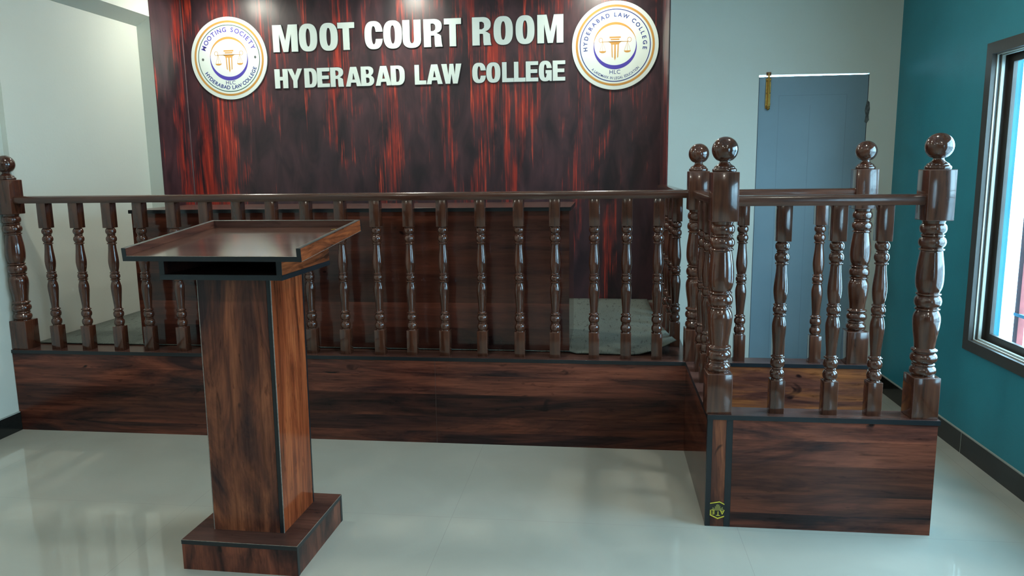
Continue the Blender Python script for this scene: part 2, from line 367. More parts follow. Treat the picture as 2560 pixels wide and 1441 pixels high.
# windows
def window(n, ya, yb, label):
    w = thing('window_%d' % n, label, 'window'); w['kind'] = 'structure'
    def ring(bm, y0, y1, z0, z1, wd, dx0, dx1):
        # y0 far edge, y1 near edge; a rectangular ring in the wall plane from depth dx0 to dx1
        for (a, b, c, e) in ((y0, y0 - wd, z0, z1), (y1 + wd, y1, z0, z1), (y0 - wd, y1 + wd, z0, z0 + wd), (y0 - wd, y1 + wd, z1 - wd, z1)):
            prism(bm, [(xr(a) + dx0, a), (xr(b) + dx0, b), (xr(b) + dx1, b), (xr(a) + dx1, a)], 'z', c, e)
    bm = bmesh.new(); ring(bm, ya, yb, WZ0, WZ1, .054, -.012, .0)
    ring(bm, ya - .001, yb + .001, WZ0 + .001, WZ1 - .001, .053, .0, .10)
    obj('window_frame', bm, BRONZE, w)
    bm = bmesh.new(); ring(bm, ya - .054, yb + .054, WZ0 + .054, WZ1 - .054, .006, .010, .016); ring(bm, ya - .054, yb + .054, WZ0 + .054, WZ1 - .054, .010, .030, .044)
    obj('sliding_track', bm, ALU, w, label='pale aluminium sliding track')
    mid = (ya + yb) / 2
    for k, (a, b, dx) in enumerate(((ya - .054, mid - .02, .066), (mid + .02, yb + .054, .046))):
        bm = bmesh.new(); ring(bm, a, b, WZ0 + .054, WZ1 - .054, .042, dx, dx + .018)
        s = obj('sash', bm, BRONZE, w)
        bm = bmesh.new(); prism(bm, [(xr(a) + dx + .007, a - .04), (xr(b) + dx + .007, b + .04), (xr(b) + dx + .011, b + .04), (xr(a) + dx + .011, a - .04)], 'z', WZ0 + .094, WZ1 - .094)
        obj('pane', bm, GLASS, s)
    g = thing('window_grille', 'painted metal security grille outside %s' % ('the window near the railing' if n == 1 else 'the second window'), 'grille')
    X = xr(mid) + .20
    bm = bmesh.new(); box(bm, X - .01, X + .02, ya - .075, ya - .035, WZ0 + .0, WZ1); obj('red_post', bm, REDBAR, g)
    y = ya - .17
    while y > yb + .05:
        obj('vertical_bar', B(X, X + .015, y - .016, y, WZ0, WZ1), WBAR, g); y -= .17
    for z in (.72, 1.275, 1.40, 1.85): obj('horizontal_bar', B(X - .012, X, yb, ya - .03, z, z + .016), BBAR, g)
    return w
window(1, *WIN[0], 'wide sliding window with bronze frame in the teal wall, nearest the railing')
window(2, *WIN[1], 'second sliding window in the teal wall, behind the viewer')
o = obj('ground', B(1.9, 30, -20, 12, -.3, -.02), OUTG); o['kind'] = 'structure'
t = thing('boundary_wall', 'pale wall standing outside beyond the window', 'wall', (6.2, 0, -.02))
obj('wall_panel', B(0, .2, -14, 9, 0, 1.15), OUTW, t); obj('coping', B(-.03, .23, -14, 9, 1.15, 1.21), WBAR, t)
# daylight portals in the window openings
for a, b in WIN:
    ld = bpy.data.lights.new('window_daylight_portal', 'AREA'); ld.shape = 'RECTANGLE'; ld.size = a - b; ld.size_y = WZ1 - WZ0; ld.cycles.is_portal = True
    lo = bpy.data.objects.new('window_daylight_portal', ld); COL.objects.link(lo)
    lo.location = (xr((a + b) / 2) + .3, (a + b) / 2, (WZ0 + WZ1) / 2); lo.rotation_euler = (0, math.radians(90), 0)
    lo.rotation_euler = (math.radians(90), 0, math.radians(90))

# ceiling downlights
def downlight(x, y, label, z=ZC, k=1.0):
    t = thing('downlight', label, 'ceiling light', (x, y, z), group='round ceiling downlights')
    bm = bmesh.new(); lathe(bm, [(-.004, .075), (-.010, .072), (-.012, .066), (-.006, .060), (0, .06)], 28); obj('trim_ring', bm, WBAR, t, smooth=True)
    bm = bmesh.new(); lathe(bm, [(-.006, .058), (-.004, .058)], 24); obj('diffuser', bm, emit('lit_diffuser', (1, .97, .88), 6), t)
    ld = bpy.data.lights.new('downlight_lamp', 'AREA'); ld.shape = 'DISK'; ld.size = .13; ld.energy = LAMP_W * k; ld.color = LAMP_C
    lo = bpy.data.objects.new('downlight_lamp', ld); COL.objects.link(lo); lo.location = (x, y, z - .014)
    return t
names = ['left', 'middle', 'right']
for k, x in enumerate((-3.24, -1.93, -.47)): downlight(x, 1.42, 'lit round downlight over the red panel, %s one of three' % names[k], k=1.35)
for j, y in enumerate((-.6, -2.9, -5.2)):
    for k, x in enumerate((-3.0, -1.2, .6)):
        downlight(x, y, 'lit round downlight in the %s row of the room ceiling, %s one' % (['near platform', 'middle', 'rear'][j], names[k]))

# ------------------------------------------------------------ red panel with its signs
pn = thing('backdrop_panel', 'dark red and black wood-print vinyl backdrop covering the back wall', 'wall panel', (0, 0, H0))
bm = bmesh.new(); box(bm, XPL + .001, XPR - .001, YP, YP + .005, 0, ZC - H0); obj('main_sheet', bm, RED, pn)
bm = bmesh.new(); box(bm, XPL, XPL + .004, YREC + .0, YP, 0, ZC - H0); obj('left_return_sheet', bm, RED, pn)
bm = bmesh.new(); box(bm, XPR - .002, XPR + .005, YB + .002, YP, 0, ZC - H0); obj('right_return_sheet', bm, RED, pn)
bm = bmesh.new(); box(bm, XPL + .004, XPL + .009, YP - .004, YP, 0, ZC - H0); obj('corner_bead', bm, plain('grey_bead', (.20, .13, .14), .4, var=.1), pn, label='pale corner line')

def sell(cx, cy, a, b, n=2.6, t0=0, t1=360, k=40):
    out = []
    for i in range(k + 1):
        t = math.radians(t0 + (t1 - t0) * i / k); c, s = math.cos(t), math.sin(t)
        out.append((cx + a * math.copysign(abs(c) ** (2 / n), c), cy + b * math.copysign(abs(s) ** (2 / n), s)))
    return out
def glyph(ch, w, h):
    """list of closed contours of a heavy condensed capital of width w and height h"""
    s = min(.30 * h, .36 * w); s = .285 * h if w > .55 * h and ch not in 'MW' else s; s = min(s, .385 * w); t = .17 * h
    if ch in 'OC': s = .375 * w
    if ch == 'M': return [[(0, 0), (0, h), (.36 * w, h), (.5 * w, .40 * h), (.64 * w, h), (w, h), (w, 0), (.74 * w, 0), (.74 * w, .66 * h), (.60 * w, 0), (.40 * w, 0), (.26 * w, .66 * h), (.26 * w, 0)]]
    if ch == 'O': return [sell(w / 2, h / 2, w / 2, h / 2 * 1.02)[:-1], sell(w / 2, h / 2, w / 2 - s, h / 2 - t, 2.3)[:-1]]
    if ch == 'T': return [[(0, h), (w, h), (w, h - .21 * h), (w / 2 + s / 2, h - .21 * h), (w / 2 + s / 2, 0), (w / 2 - s / 2, 0), (w / 2 - s / 2, h - .21 * h), (0, h - .21 * h)]]
    if ch == 'C':
        o = sell(w / 2, h / 2, w / 2, h / 2 * 1.02, 2.6, 12, 348); i = sell(w / 2, h / 2, w / 2 - s, h / 2 - t, 2.3, 345, 15)
        o = [(x, y) for x, y in o if not (x > w * .8 and .36 * h < y < .62 * h)]; i = [(x, y) for x, y in i if not (x > w * .55 and .36 * h < y < .62 * h)]
        return [[(w, .62 * h)] + o + [(w, .36 * h), (w - s, .36 * h)] + i + [(w - s, .62 * h)]]
    if ch == 'G':
        o = sell(w / 2, h / 2, w / 2, h / 2 * 1.02, 2.6, 12, 300); i = sell(w / 2, h / 2, w / 2 - s, h / 2 - t, 2.3, 330, 15)
        o = [(x, y) for x, y in o if not (x > w * .8 and .36 * h < y < .64 * h)]; i = [(x, y) for x, y in i if not (x > w * .55 and .30 * h < y < .64 * h)]
        return [[(w, .64 * h)] + o + [(.80 * w, .07 * h), (.84 * w, 0), (w, 0), (w, .54 * h), (.52 * w, .54 * h), (.52 * w, .38 * h), (w - s, .38 * h)] + i + [(w - s, .64 * h)]]
    if ch == 'U': return [[(0, h)] + sell(w / 2, .30 * h, w / 2, .31 * h, 2.4, 180, 360, 20) + [(w, h), (w - s, h)] + sell(w / 2, .30 * h, w / 2 - s, .31 * h - t, 2.2, 360, 180, 14) + [(s, h)]]
    if ch == 'R':
        o = [(0, 0), (0, h), (.55 * w, h)] + sell(.55 * w, .745 * h, .43 * w, .255 * h, 2.3, 85, -75, 14) + [(.80 * w, .46 * h), (.93 * w, .40 * h), (.96 * w, .12 * h), (w, .0), (w - s * 1.02, 0), (w - s * 1.08, .10 * h), (w - s * 1.1, .34 * h), (.56 * w, .41 * h), (s, .41 * h), (s, 0)]
        return [o, [(s, .84 * h), (s, .57 * h), (.52 * w, .57 * h), (.62 * w, .62 * h), (.64 * w, .70 * h), (.62 * w, .79 * h), (.52 * w, .84 * h)]]
    if ch == 'H': return [[(0, 0), (0, h), (s, h), (s, .60 * h), (w - s, .60 * h), (w - s, h), (w, h), (w, 0), (w - s, 0), (w - s, .41 * h), (s, .41 * h), (s, 0)]]
    if ch == 'Y': return [[(0, h), (.31 * w, h), (.5 * w, .62 * h), (.69 * w, h), (w, h), (.64 * w, .38 * h), (.64 * w, 0), (.36 * w, 0), (.36 * w, .38 * h)]]
    if ch == 'D':
        return [[(0, 0), (0, h), (.5 * w, h)] + sell(.5 * w, .5 * h, .5 * w, .5 * h, 2.6, 85, -85, 20) + [(.5 * w, 0)], [(s, h - t)] + [(s, t)] + sell(.48 * w, .5 * h, .16 * w, .5 * h - t, 2.4, -85, 85, 12)]
    if ch == 'E': return [[(0, 0), (0, h), (w, h), (w, h - t * 1.1), (s, h - t * 1.1), (s, .60 * h), (.93 * w, .60 * h), (.93 * w, .42 * h), (s, .42 * h), (s, t * 1.1), (w, t * 1.1), (w, 0)]]
    if ch == 'L': return [[(0, 0), (0, h), (s, h), (s, .20 * h), (w, .20 * h), (w, 0)]]
    if ch == 'A': return [[(0, 0), (.31 * w, h), (.69 * w, h), (w, 0), (.70 * w, 0), (.66 * w, .19 * h), (.34 * w, .19 * h), (.30 * w, 0)], [(.41 * w, .35 * h), (.59 * w, .35 * h), (.5 * w, .70 * h)]]
    if ch == 'B':
        o = [(0, 0), (0, h), (.55 * w, h)] + sell(.55 * w, .76 * h, .41 * w, .24 * h, 2.3, 85, -60, 12) + sell(.55 * w, .27 * h, .45 * w, .27 * h, 2.3, 60, -85, 12)
        return [o, [(s, .84 * h), (s, .61 * h), (.55 * w, .61 * h), (.62 * w, .67 * h), (.62 * w, .78 * h), (.55 * w, .84 * h)], [(s, .43 * h), (s, .16 * h), (.56 * w, .16 * h), (.65 * w, .22 * h), (.65 * w, .37 * h), (.56 * w, .43 * h)]]
    if ch == 'W': return [[(0, h), (.27 * w, h), (.345 * w, .42 * h), (.41 * w, h), (.60 * w, h), (.665 * w, .42 * h), (.73 * w, h), (w, h), (.80 * w, 0), (.57 * w, 0), (.505 * w, .50 * h), (.43 * w, 0), (.20 * w, 0)]]
def curve_mesh(contours, depth, offset=0.0):
    """filled, extruded mesh (XZ plane, front face at y=0, going to +y)"""
    cu = bpy.data.curves.new('tmp', 'CURVE'); cu.dimensions = '2D'; cu.fill_mode = 'BOTH'; cu.extrude = depth / 2; cu.offset = offset
    for c in contours:
        sp = cu.splines.new('POLY'); sp.points.add(len(c) - 1)
        for p, (x, y) in zip(sp.points, c): p.co = (x, y, 0, 1)
        sp.use_cyclic_u = True
    return curve_to_bm(cu, depth)
def curve_to_bm(cu, depth):
    o = bpy.data.objects.new('tmp', cu); COL.objects.link(o)
    dg = bpy.context.evaluated_depsgraph_get(); me = bpy.data.meshes.new_from_object(o.evaluated_get(dg))
    bm = bmesh.new(); bm.from_mesh(me); bpy.data.meshes.remove(me); bpy.data.objects.remove(o); bpy.data.curves.remove(cu)
    for v in bm.verts: v.co = Vector((v.co.x, depth / 2 - v.co.z, v.co.y))
    return bm
def sign(text, boxes, z0, z1, name, label):
    t = thing(name, label, 'sign lettering', (boxes[0][1], YP, z0))
    for ch, xa, xb in boxes:
        w, h = xb - xa, z1 - z0
        o = obj('letter', curve_mesh(glyph(ch, w, h), .008), SIGNW, t, loc=(xa - boxes[0][1], -.0095, 0))
        k = obj('dark_outline', curve_mesh(glyph(ch, w, h), .0012, offset=.0045), EDGEK, o, loc=(0, .0075, 0))
L1 = [('M', -2.955, -2.757), ('O', -2.745, -2.602), ('O', -2.582, -2.44), ('T', -2.438, -2.307), ('C', -2.228, -2.088), ('O', -2.082, -1.938), ('U', -1.933, -1.793), ('R', -1.772, -1.63), ('T', -1.616, -1.487), ('R', -1.404, -1.262), ('O', -1.244, -1.101), ('O', -1.08, -0.941), ('M', -0.92, -0.729)]
L2 = [('H', -2.958, -2.852), ('Y', -2.852, -2.736), ('D', -2.719, -2.619), ('E', -2.617, -2.519), ('R', -2.512, -2.408), ('A', -2.391, -2.268), ('B', -2.27, -2.168), ('A', -2.156, -2.032), ('D', -2.037, -1.928), ('L', -1.851, -1.763), ('A', -1.76, -1.638), ('W', -1.645, -1.492), ('C', -1.41, -1.307), ('O', -1.304, -1.198), ('L', -1.185, -1.098), ('L', -1.096, -1.011), ('E', -1.008, -0.916), ('G', -0.911, -0.815), ('E', -0.808, -0.716)]
sign('MOOT COURT ROOM', L1, 2.393, 2.593, 'sign_lettering', 'large white raised letters reading MOOT COURT ROOM on the red panel')
sign('HYDERABAD LAW COLLEGE', L2, 2.123, 2.267, 'sign_lettering', 'smaller white raised letters reading HYDERABAD LAW COLLEGE below the larger line')

def text_bm(s, size, depth=.0006, bold=0.0, spacing=1.0):
    cu = bpy.data.curves.new('tmp', 'FONT'); cu.body = s; cu.size = size; cu.extrude = depth / 2; cu.offset = bold; cu.align_x = 'CENTER'; cu.space_character = spacing
    return curve_to_bm(cu, depth)
def merge(dst, src, mat):
    src.transform(mat); me = bpy.data.meshes.new('tmp'); src.to_mesh(me); dst.from_mesh(me); bpy.data.meshes.remove(me); src.free()
def arc_text(s, r, a0, a1, size, inward, bold, y, widths=None, sx=1.0):
    """letters along a circle from angle a0 to a1 (degrees, math sense), in the XZ plane"""
    wd = {'I': .45, ' ': .55, 'M': 1.2, 'W': 1.3, 'L': .8, 'E': .9, 'O': 1.1, 'G': 1.1, 'C': 1.05, 'D': 1.05, 'N': 1.05}
    ws = [wd.get(c, 1.0) for c in s]; tot = sum(ws) - ws[0] / 2 - ws[-1] / 2; p = 0
    out = [bmesh.new()]
    for i, c in enumerate(s):
        if i: p += (ws[i - 1] + ws[i]) / 2
        a = math.radians(a0 + (a1 - a0) * p / tot)
        if c == ' ': out.append(bmesh.new()); continue
        dst = out[-1]
        b = text_bm(c, size, bold=bold)
        rot = a - math.pi / 2 if not inward else a + math.pi / 2
        # centre glyph height on the circle
        h = size * .7
        M = Matrix.Translation((r * math.cos(a), y, r * math.sin(a))) @ Matrix.Rotation(-rot, 4, 'Y') @ Matrix.Translation((0, 0, -h / 2)) @ Matrix.Diagonal((sx, 1, 1, 1))
        merge(dst, b, M)
    return out
def ann(bm, r0, r1, y0, y1, n=72):
    for k in range(n):
        a, b = 2 * math.pi * k / n, 2 * math.pi * (k + 1) / n
        q = [(r0 * math.cos(a), r0 * math.sin(a)), (r1 * math.cos(a), r1 * math.sin(a)), (r1 * math.cos(b), r1 * math.sin(b)), (r0 * math.cos(b), r0 * math.sin(b))]
        prism(bm, q, 'y', y0, y1)
def cres(r, a0, a1, th, shift=0, n=40):
    o = []; i = []
    for k in range(n + 1):
        f = k / n; a = math.radians(a0 + (a1 - a0) * f); w = th * math.sin(math.pi * f) ** 1.3 + .002
        o.append(((r + w / 2) * math.cos(a), (r + w / 2) * math.sin(a))); i.append(((r - w / 2) * math.cos(a), (r - w / 2) * math.sin(a)))
    return o + i[::-1]
def logo(cx, cz, r, kind, label, tilt=0):
    t = thing('round_logo_sign', label, 'round sign', (cx, YP, cz), group='round logo signs')
    bm = bmesh.new()
    prism(bm, [(r * math.cos(2 * math.pi * k / 96), r * math.sin(2 * math.pi * k / 96)) for k in range(96)], 'y', -.010, -.001)
    disc = obj('disc', bm, SIGNW, t)
    bm = bmesh.new(); prism(bm, [((r + .003) * math.cos(2 * math.pi * k / 96), (r + .003) * math.sin(2 * math.pi * k / 96)) for k in range(96)], 'y', -.0015, 0); obj('dark_rim', bm, EDGEK, t)
    Y = -.0102
    bm = bmesh.new(); ann(bm, .862 * r, .912 * r, Y - .0003, Y + .001, 96); obj('gold_ring', bm, GOLD, t)
    bm = bmesh.new(); ann(bm, *((.795 * r, .812 * r) if kind == 0 else (.800 * r, .820 * r)), Y - .0003, Y + .001, 96); obj('inner_ring', bm, GREEN if kind == 0 else NAVY, t)
    def words(text, name, mat, *a, **k):
        for w in arc_text(text, *a, **k): obj(name, w, mat, t)
    if kind == 0:
        words('MOOTING SOCIETY', 'top_word', BLUE, .695 * r, 158, 22, .155 * r, False, .0012, Y)
        words('HYDERABAD LAW COLLEGE', 'bottom_word', NAVY, .705 * r, 211, 339, .125 * r, True, .0010, Y)
        for a in (181, 1):
            bm = bmesh.new(); prism(bm, [(.69 * r * math.cos(math.radians(a)) + .029 * r * math.cos(k * math.pi / 8), .69 * r * math.sin(math.radians(a)) + .034 * r * math.sin(k * math.pi / 8)) for k in range(16)], 'y', Y - .0003, Y + .001)
            obj('dot', bm, GREYP, t)
    else:
        words('HYDERABAD LAW COLLEGE', 'top_word', NAVY, .69 * r, 186, -6, .128 * r, False, .0011, Y)
        words('A LANDMARK IN LEGAL EDUCATION', 'bottom_word', NAVY, .735 * r, 226, 316, .085 * r, True, .0003, Y, sx=.8)
    bm = bmesh.new(); M = Matrix.Translation((.0, Y, -.63 * r if kind == 0 else -.64 * r))
    b = text_bm('HLC', .13 * r, bold=.0002, spacing=1.1); merge(bm, b, M)
    obj('initials', bm, NAVY, t)
    bm = bmesh.new(); prism(bm, cres(.495 * r, 176, 12, .05 * r), 'y', Y - .0003, Y + .001); obj('gold_crescent', bm, GOLD, t)
    bm = bmesh.new(); prism(bm, cres(.490 * r, 170, 372, .085 * r), 'y', Y - .0004, Y + .001); obj('blue_crescent', bm, BLUE, t)
    # scales on a column
    bm = bmesh.new()
    def q(pts): prism(bm, [(x * r, z * r) for x, z in pts], 'y', Y - .0004, Y + .001)
    q([(-.13, .20), (.13, .20), (.13, .165), (-.13, .165)]); q([(-.10, .15), (.10, .15), (.10, .12), (-.10, .12)])
    q([(-.17, .095), (.17, .095), (.10, .05), (.09, .02), (-.09, .02), (-.10, .05)])
    q([(-.085, .02), (-.06, .02), (-.05, -.28), (-.075, -.26), (-.082, -.1)]); q([(.085, .02), (.06, .02), (.05, -.28), (.075, -.26), (.082, -.1)])
    q([(-.018, .02), (.018, .02), (.018, -.28), (0, -.34), (-.018, -.28)])
    q([(-.30, .092), (.30, .092), (.30, .080), (-.30, .080)])
    for s in (-1, 1):
        for k in range(20):
            a, b = 2 * math.pi * k / 20, 2 * math.pi * (k + 1) / 20
            c = (s * .33, .125)
            q([(c[0] + .040 * math.cos(a), c[1] + .045 * math.sin(a)), (c[0] + .050 * math.cos(a), c[1] + .055 * math.sin(a)), (c[0] + .050 * math.cos(b), c[1] + .055 * math.sin(b)), (c[0] + .040 * math.cos(b), c[1] + .045 * math.sin(b))])
        x0 = s * .285
        for dx in (-.07, 0, .07): q([(x0 - .003, .09), (x0 + .003, .09), (x0 + dx + .003, -.12), (x0 + dx - .003, -.12)])
        q([(x0 + .08 * math.cos(math.pi + k * math.pi / 12), -.12 + .045 * math.sin(math.pi + k * math.pi / 12)) for k in range(13)])
    obj('scales_emblem', bm, GOLD, t)
    return t
logo(-3.319, 2.359, .310, 0, 'round white logo sign reading MOOTING SOCIETY, left of the large lettering')
logo(-.354, 2.360, .312, 1, 'round white logo sign with A LANDMARK IN LEGAL EDUCATION, right of the lettering')

# ------------------------------------------------------------ raised platform
pf = thing('raised_platform', 'long raised platform faced with dark rosewood laminate, under the main railing', 'platform')
bm = B(XREC + .002, -.0, .10, YP - .002, 0, H0 - .0205); box(bm, XREC + .002, -.0905, .1125, YP - .002, H0 - .0205, H0 - .0005)
obj('deck', bm, LAMTOP, pf)
obj('front_panel', B(XL + .002, -1.3295, 0.0, .10, 0, H0 - .02), LAMX, pf, label='left length of front panelling')
obj('front_panel', B(-1.3275, .0, 0.0, .10, 0, H0 - .02), LAMX, pf, label='right length of front panelling')
obj('panel_seam', B(-1.3295, -1.3275, .001, .05, 0, H0 - .02), plain('seam_filler', (.10, .055, .045), .5, var=.1), pf)
def ledge(x0, x1, y0, y1, edges, parent, mat=LAMTOP):
    obj('ledge_board', B(x0, x1, y0, y1, H0 - .0195, H0, bev=.0006), mat, parent)
    bm = bmesh.new()
    for e in edges:
        if e == 'f': box(bm, x0 - .001, x1 + .001, y0 - .0015, y0 + .001, H0 - .0195, H0 - .0005)
        if e == 'b': box(bm, x0, x1, y1 - .001, y1 + .0015, H0 - .0195, H0 - .0005)
        if e == 'l': box(bm, x0 - .0015, x0 + .001, y0, y1, H0 - .0195, H0 - .0005)
        if e == 'r': box(bm, x1 - .001, x1 + .0015, y0, y1, H0 - .0195, H0 - .0005)
    obj('black_edge_band', bm, BLACK, parent)
ledge(XL + .002, .0, -.004, .112, 'f', pf)
ledge(-.09, .02, .112, YB - .002, 'r', pf)
obj('side_panel', B(.0, .018, .10, YB - .002, 0, H0 - .02), LAMY, pf)

# carpet with its lifted corner
bm = bmesh.new(); nx, ny = 60, 30
X0, X1, Y0, Y1 = XREC + .004, -.096, .150, YP - .006
def chgt(x, y):
    u = max(0, (x + .27) / .165); v = max(0, 1 - (y - .114) / .75)
    z = H0 + .0005 + .003 * math.sin(x * 9) * math.sin(y * 7) * (0 if x < -.8 else 1) + .0035
    lift = .066 * min(u, 1.15) ** 1.7 * v ** 1.1
    return z + lift
g = {}
for i in range(nx + 1):
    for j in range(ny + 1):
        fx, fy = (i / nx) ** .75, (j / ny) ** 1.3
        x = X0 + (X1 - X0) * fx; y0 = .158 if x < -.602 else .114; y = y0 + (Y1 - y0) * fy
        sx = .062 * (1 - fy) ** 1.6 * max(0, (x + .25) / .154) if x > -.25 else 0
        g[i, j] = bm.verts.new((x + sx, y + (.05 * (x + .25) / .154 if x > -.25 else 0) * (1 - fy), chgt(x, y)))
for i in range(nx):
    for j in range(ny): bm.faces.new((g[i, j], g[i + 1, j], g[i + 1, j + 1], g[i, j + 1]))
o = obj('carpet', bm, CARPET, smooth=True)
md = o.modifiers.new('thickness', 'SOLIDIFY'); md.thickness = .004; md.offset = 1
tag(o, 'grey-green carpet covering the platform top, its right front corner curled up', 'carpet')

# ------------------------------------------------------------ turned wood
ZB = 0.0  # local z measured from the ledge
def zz(pts): return [(z - H0, r) for z, r in pts]
def baluster_bm():
    bm = bmesh.new(); w = .0275
    box(bm, -w, w, -w, w, 0, .139, bev=.0015, mi=1); box(bm, -w, w, -w, w, 1.186 - H0, RAIL_B - H0 + .002, bev=.0015, mi=1)
    p = [(.618, .024), (.624, .0235)] + bead(.627, .665, .021, .0285) + bead(.666, .674, .020, .0225, 3) + bead(.675, .712, .021, .0285) + bead(.714, .724, .0215, .0275, 4)
    p += smoothprof([(.727, .0195), (.745, .0200), (.79, .0240), (.835, .0275), (.86, .0265), (.884, .0205)], 4)
    p += bead(.887, .896, .021, .0262, 4) + bead(.897, .926, .0215, .0272, 6) + bead(.927, .936, .021, .0262, 4)
    p += smoothprof([(.940, .0205), (.960, .0250), (.990, .0278), (1.02, .0262), (1.06, .0220), (1.090, .0200)], 4)
    p += bead(1.093, 1.103, .0205, .0265, 4) + bead(1.105, 1.140, .021, .0285) + bead(1.141, 1.149, .020, .0225, 3) + bead(1.150, 1.183, .021, .0280) + [(1.190, .0225)]
    lathe(bm, zz(p), 28); return bm
def post_bm():
    bm = bmesh.new(); w = .0505
    box(bm, -w, w, -w, w, 0, .168, bev=.003, mi=1); box(bm, -w, w, -w, w, 1.266 - H0, 1.459 - H0, bev=.003, mi=1)
    p = [(.645, .044), (.653, .043)] + bead(.655, .690, .039, .0485) + bead(.692, .703, .038, .0425, 4) + bead(.705, .744, .039, .0495) + bead(.748, .762, .040, .0480, 5)
    p += smoothprof([(.765, .0375), (.790, .0395), (.830, .0455), (.872, .0495), (.895, .0475), (.912, .0400)], 5)
    p += bead(.915, .926, .038, .0455, 4) + bead(.928, .972, .0395, .0490, 8) + bead(.974, .985, .038, .0455, 4)
    p += smoothprof([(.988, .0395), (1.008, .0470), (1.040, .0500), (1.085, .0480), (1.125, .0425), (1.145, .0398)], 5)
    p += bead(1.148, 1.160, .0385, .0455, 4) + bead(1.162, 1.202, .039, .0490, 8) + bead(1.204, 1.213, .037, .0420, 4) + bead(1.215, 1.254, .039, .0480, 8) + [(1.258, .040), (1.272, .044)]
    lathe(bm, zz(p), 40); return bm
def finial_bm():
    bm = bmesh.new()
    p = [(1.457, .043), (1.462, .0465), (1.468, .0470), (1.472, .0445), (1.475, .040), (1.478, .0395), (1.481, .0375), (1.486, .030), (1.491, .0230), (1.497, .0195), (1.501, .0190)]
    R, C = .0505, 1.5455
    for k in range(1, 20):
        a = -math.pi / 2 + math.pi * k / 20
        z = C + R * math.sin(a); r = R * math.cos(a)
        if z > 1.5015: p.append((z, max(r, .0005)))
    lathe(bm, zz(p), 40); return bm
def mesh_of(bm, name, mats, sm=True):
    o = obj(name, bm, mats, smooth=sm); me = o.data; bpy.data.objects.remove(o); return me
BAL = mesh_of(baluster_bm(), 'baluster', [TEAK, TEAKF]); POST = mesh_of(post_bm(), 'newel_post', [TEAK, TEAKF]); FIN = mesh_of(finial_bm(), 'ball_finial', [TEAK])
def inst(name, me, parent, loc, rz=0):
    o = bpy.data.objects.new(name, me); COL.objects.link(o); o.parent = parent; o.location = loc; o.rotation_euler = (0, 0, rz); return o
def post(parent, x, y, rz=0):
    p = inst('newel_post', POST, parent, (x, y, 0), rz); inst('ball_finial', FIN, p, (0, 0, 0)); return p
def rail_bm(a, b, axis, cen, w=.037):
    zb, zt = RAIL_B - H0, RAIL_T - H0
    prof = [(-w * .82, zb), (w * .82, zb), (w * .97, zb + .010), (w, zb + .022), (w * .93, zt - .008), (w * .72, zt - .002), (w * .35, zt), (-w * .35, zt), (-w * .72, zt - .002), (-w * .93, zt - .008), (-w, zb + .022), (-w * .97, zb + .010)]
    bm = bmesh.new()
    if axis == 'x': prism(bm, [(cen + u, v) for u, v in prof], 'x', a, b)
    else: prism(bm, [(cen + u, v) for u, v in prof], 'y', a, b)
    return bm
YA = .0545
mb = thing('balustrade', 'long dark brown turned-wood railing along the front of the raised platform', 'railing', (0, 0, H0))
post(mb, XL + .052, YA); post(mb, .045, YA)
obj('handrail', rail_bm(XL + .10, -.004, 'x', YA), RAILM, mb, smooth=True)
for x in (-3.572, -3.380, -3.180, -2.996, -2.798, -2.606, -2.415, -2.222, -2.029, -1.836, -1.640, -1.460, -1.278, -1.072, -.869, -.680, -.475, -.308, -.148):
    inst('baluster', BAL, mb, (x, YA + random.uniform(-.002, .002), 0), random.uniform(-.03, .03))
sb = thing('balustrade', 'short turned-wood side railing running back to the wall, right end of the platform', 'railing', (0, 0, H0))
obj('handrail', rail_bm(.106, YB - .001, 'y', -.040), RAILY, sb, smooth=True)
for y in (.36, .62, .88, 1.13): inst('baluster', BAL, sb, (-.027, y, 0))

# ------------------------------------------------------------ witness box
wb = thing('witness_stand', 'square witness box of dark laminate with turned railings on three sides', 'witness box', (0, 0, H0))
def wobj(name, bm, mat, label=None, **k):
    o = obj(name, bm, mat, wb, label=label, loc=(0, 0, -H0), **k); return o
wobj('side_panel', B(.0, .098, -FW + .0235, -.0015, 0, H0 - .02), LAMY)
wobj('front_panel', B(.1005, WW, -FW, -FW + .018, 0, H0 - .02), LAMX)
wobj('inner_panel', B(.1005, WW, -FW + .018, -FW + .105, 0, H0 - .02), LAMXD)
wobj('corner_panel', B(.020, .0745, -FW, -FW + .022, 0, H0 - .02), LAMZ, label='narrow upright laminate strip between two black strips')
bm = bmesh.new(); box(bm, -.001, .0195, -FW - .0006, -FW + .023, 0, H0 - .02); box(bm, .075, .100, -FW - .0006, -FW + .022, 0, H0 - .02); wobj('black_corner_strip', bm, BLACK)
wobj('rear_panel', B(.002, W2, .0, .10, 0, H0 - .02), laminate('rosewood_laminate_rear', 'x', shift=8.8, fig=3.6, dark=(.03, .012, .012), mid=(.11, .035, .022), light=(.24, .075, .025)))
def ledge_w(x0, x1, y0, y1, edges):
    z0 = H0
    obj('ledge_board', B(x0, x1, y0, y1, -.0195, 0, bev=.0006), LAMTOP, wb)
    bm = bmesh.new()
    for e in edges:
        if e == 'f': box(bm, x0 - .001, x1 + .001, y0 - .0015, y0 + .001, -.0195, -.0005)
        if e == 'b': box(bm, x0, x1, y1 - .001, y1 + .0015, -.0195, -.0005)
        if e == 'l': box(bm, x0 - .0015, x0 + .001, y0, y1, -.0195, -.0005)
        if e == 'r': box(bm, x1 - .001, x1 + .0015, y0, y1, -.0195, -.0005)
    obj('black_edge_band', bm, BLACK, wb)
ledge_w(-.002, WW + .006, -FW - .004, -FW + .108, 'frl'); ledge_w(-.002, .104, -FW + .108, -.004, 'lr'); ledge_w(.002, W2 + .003, -.004, .112, 'fr')
YF = -FW + .0565
post(wb, .043, YF, .02); post(wb, WW - .0505, YF, .03); post(wb, W2 - .0505, YA)
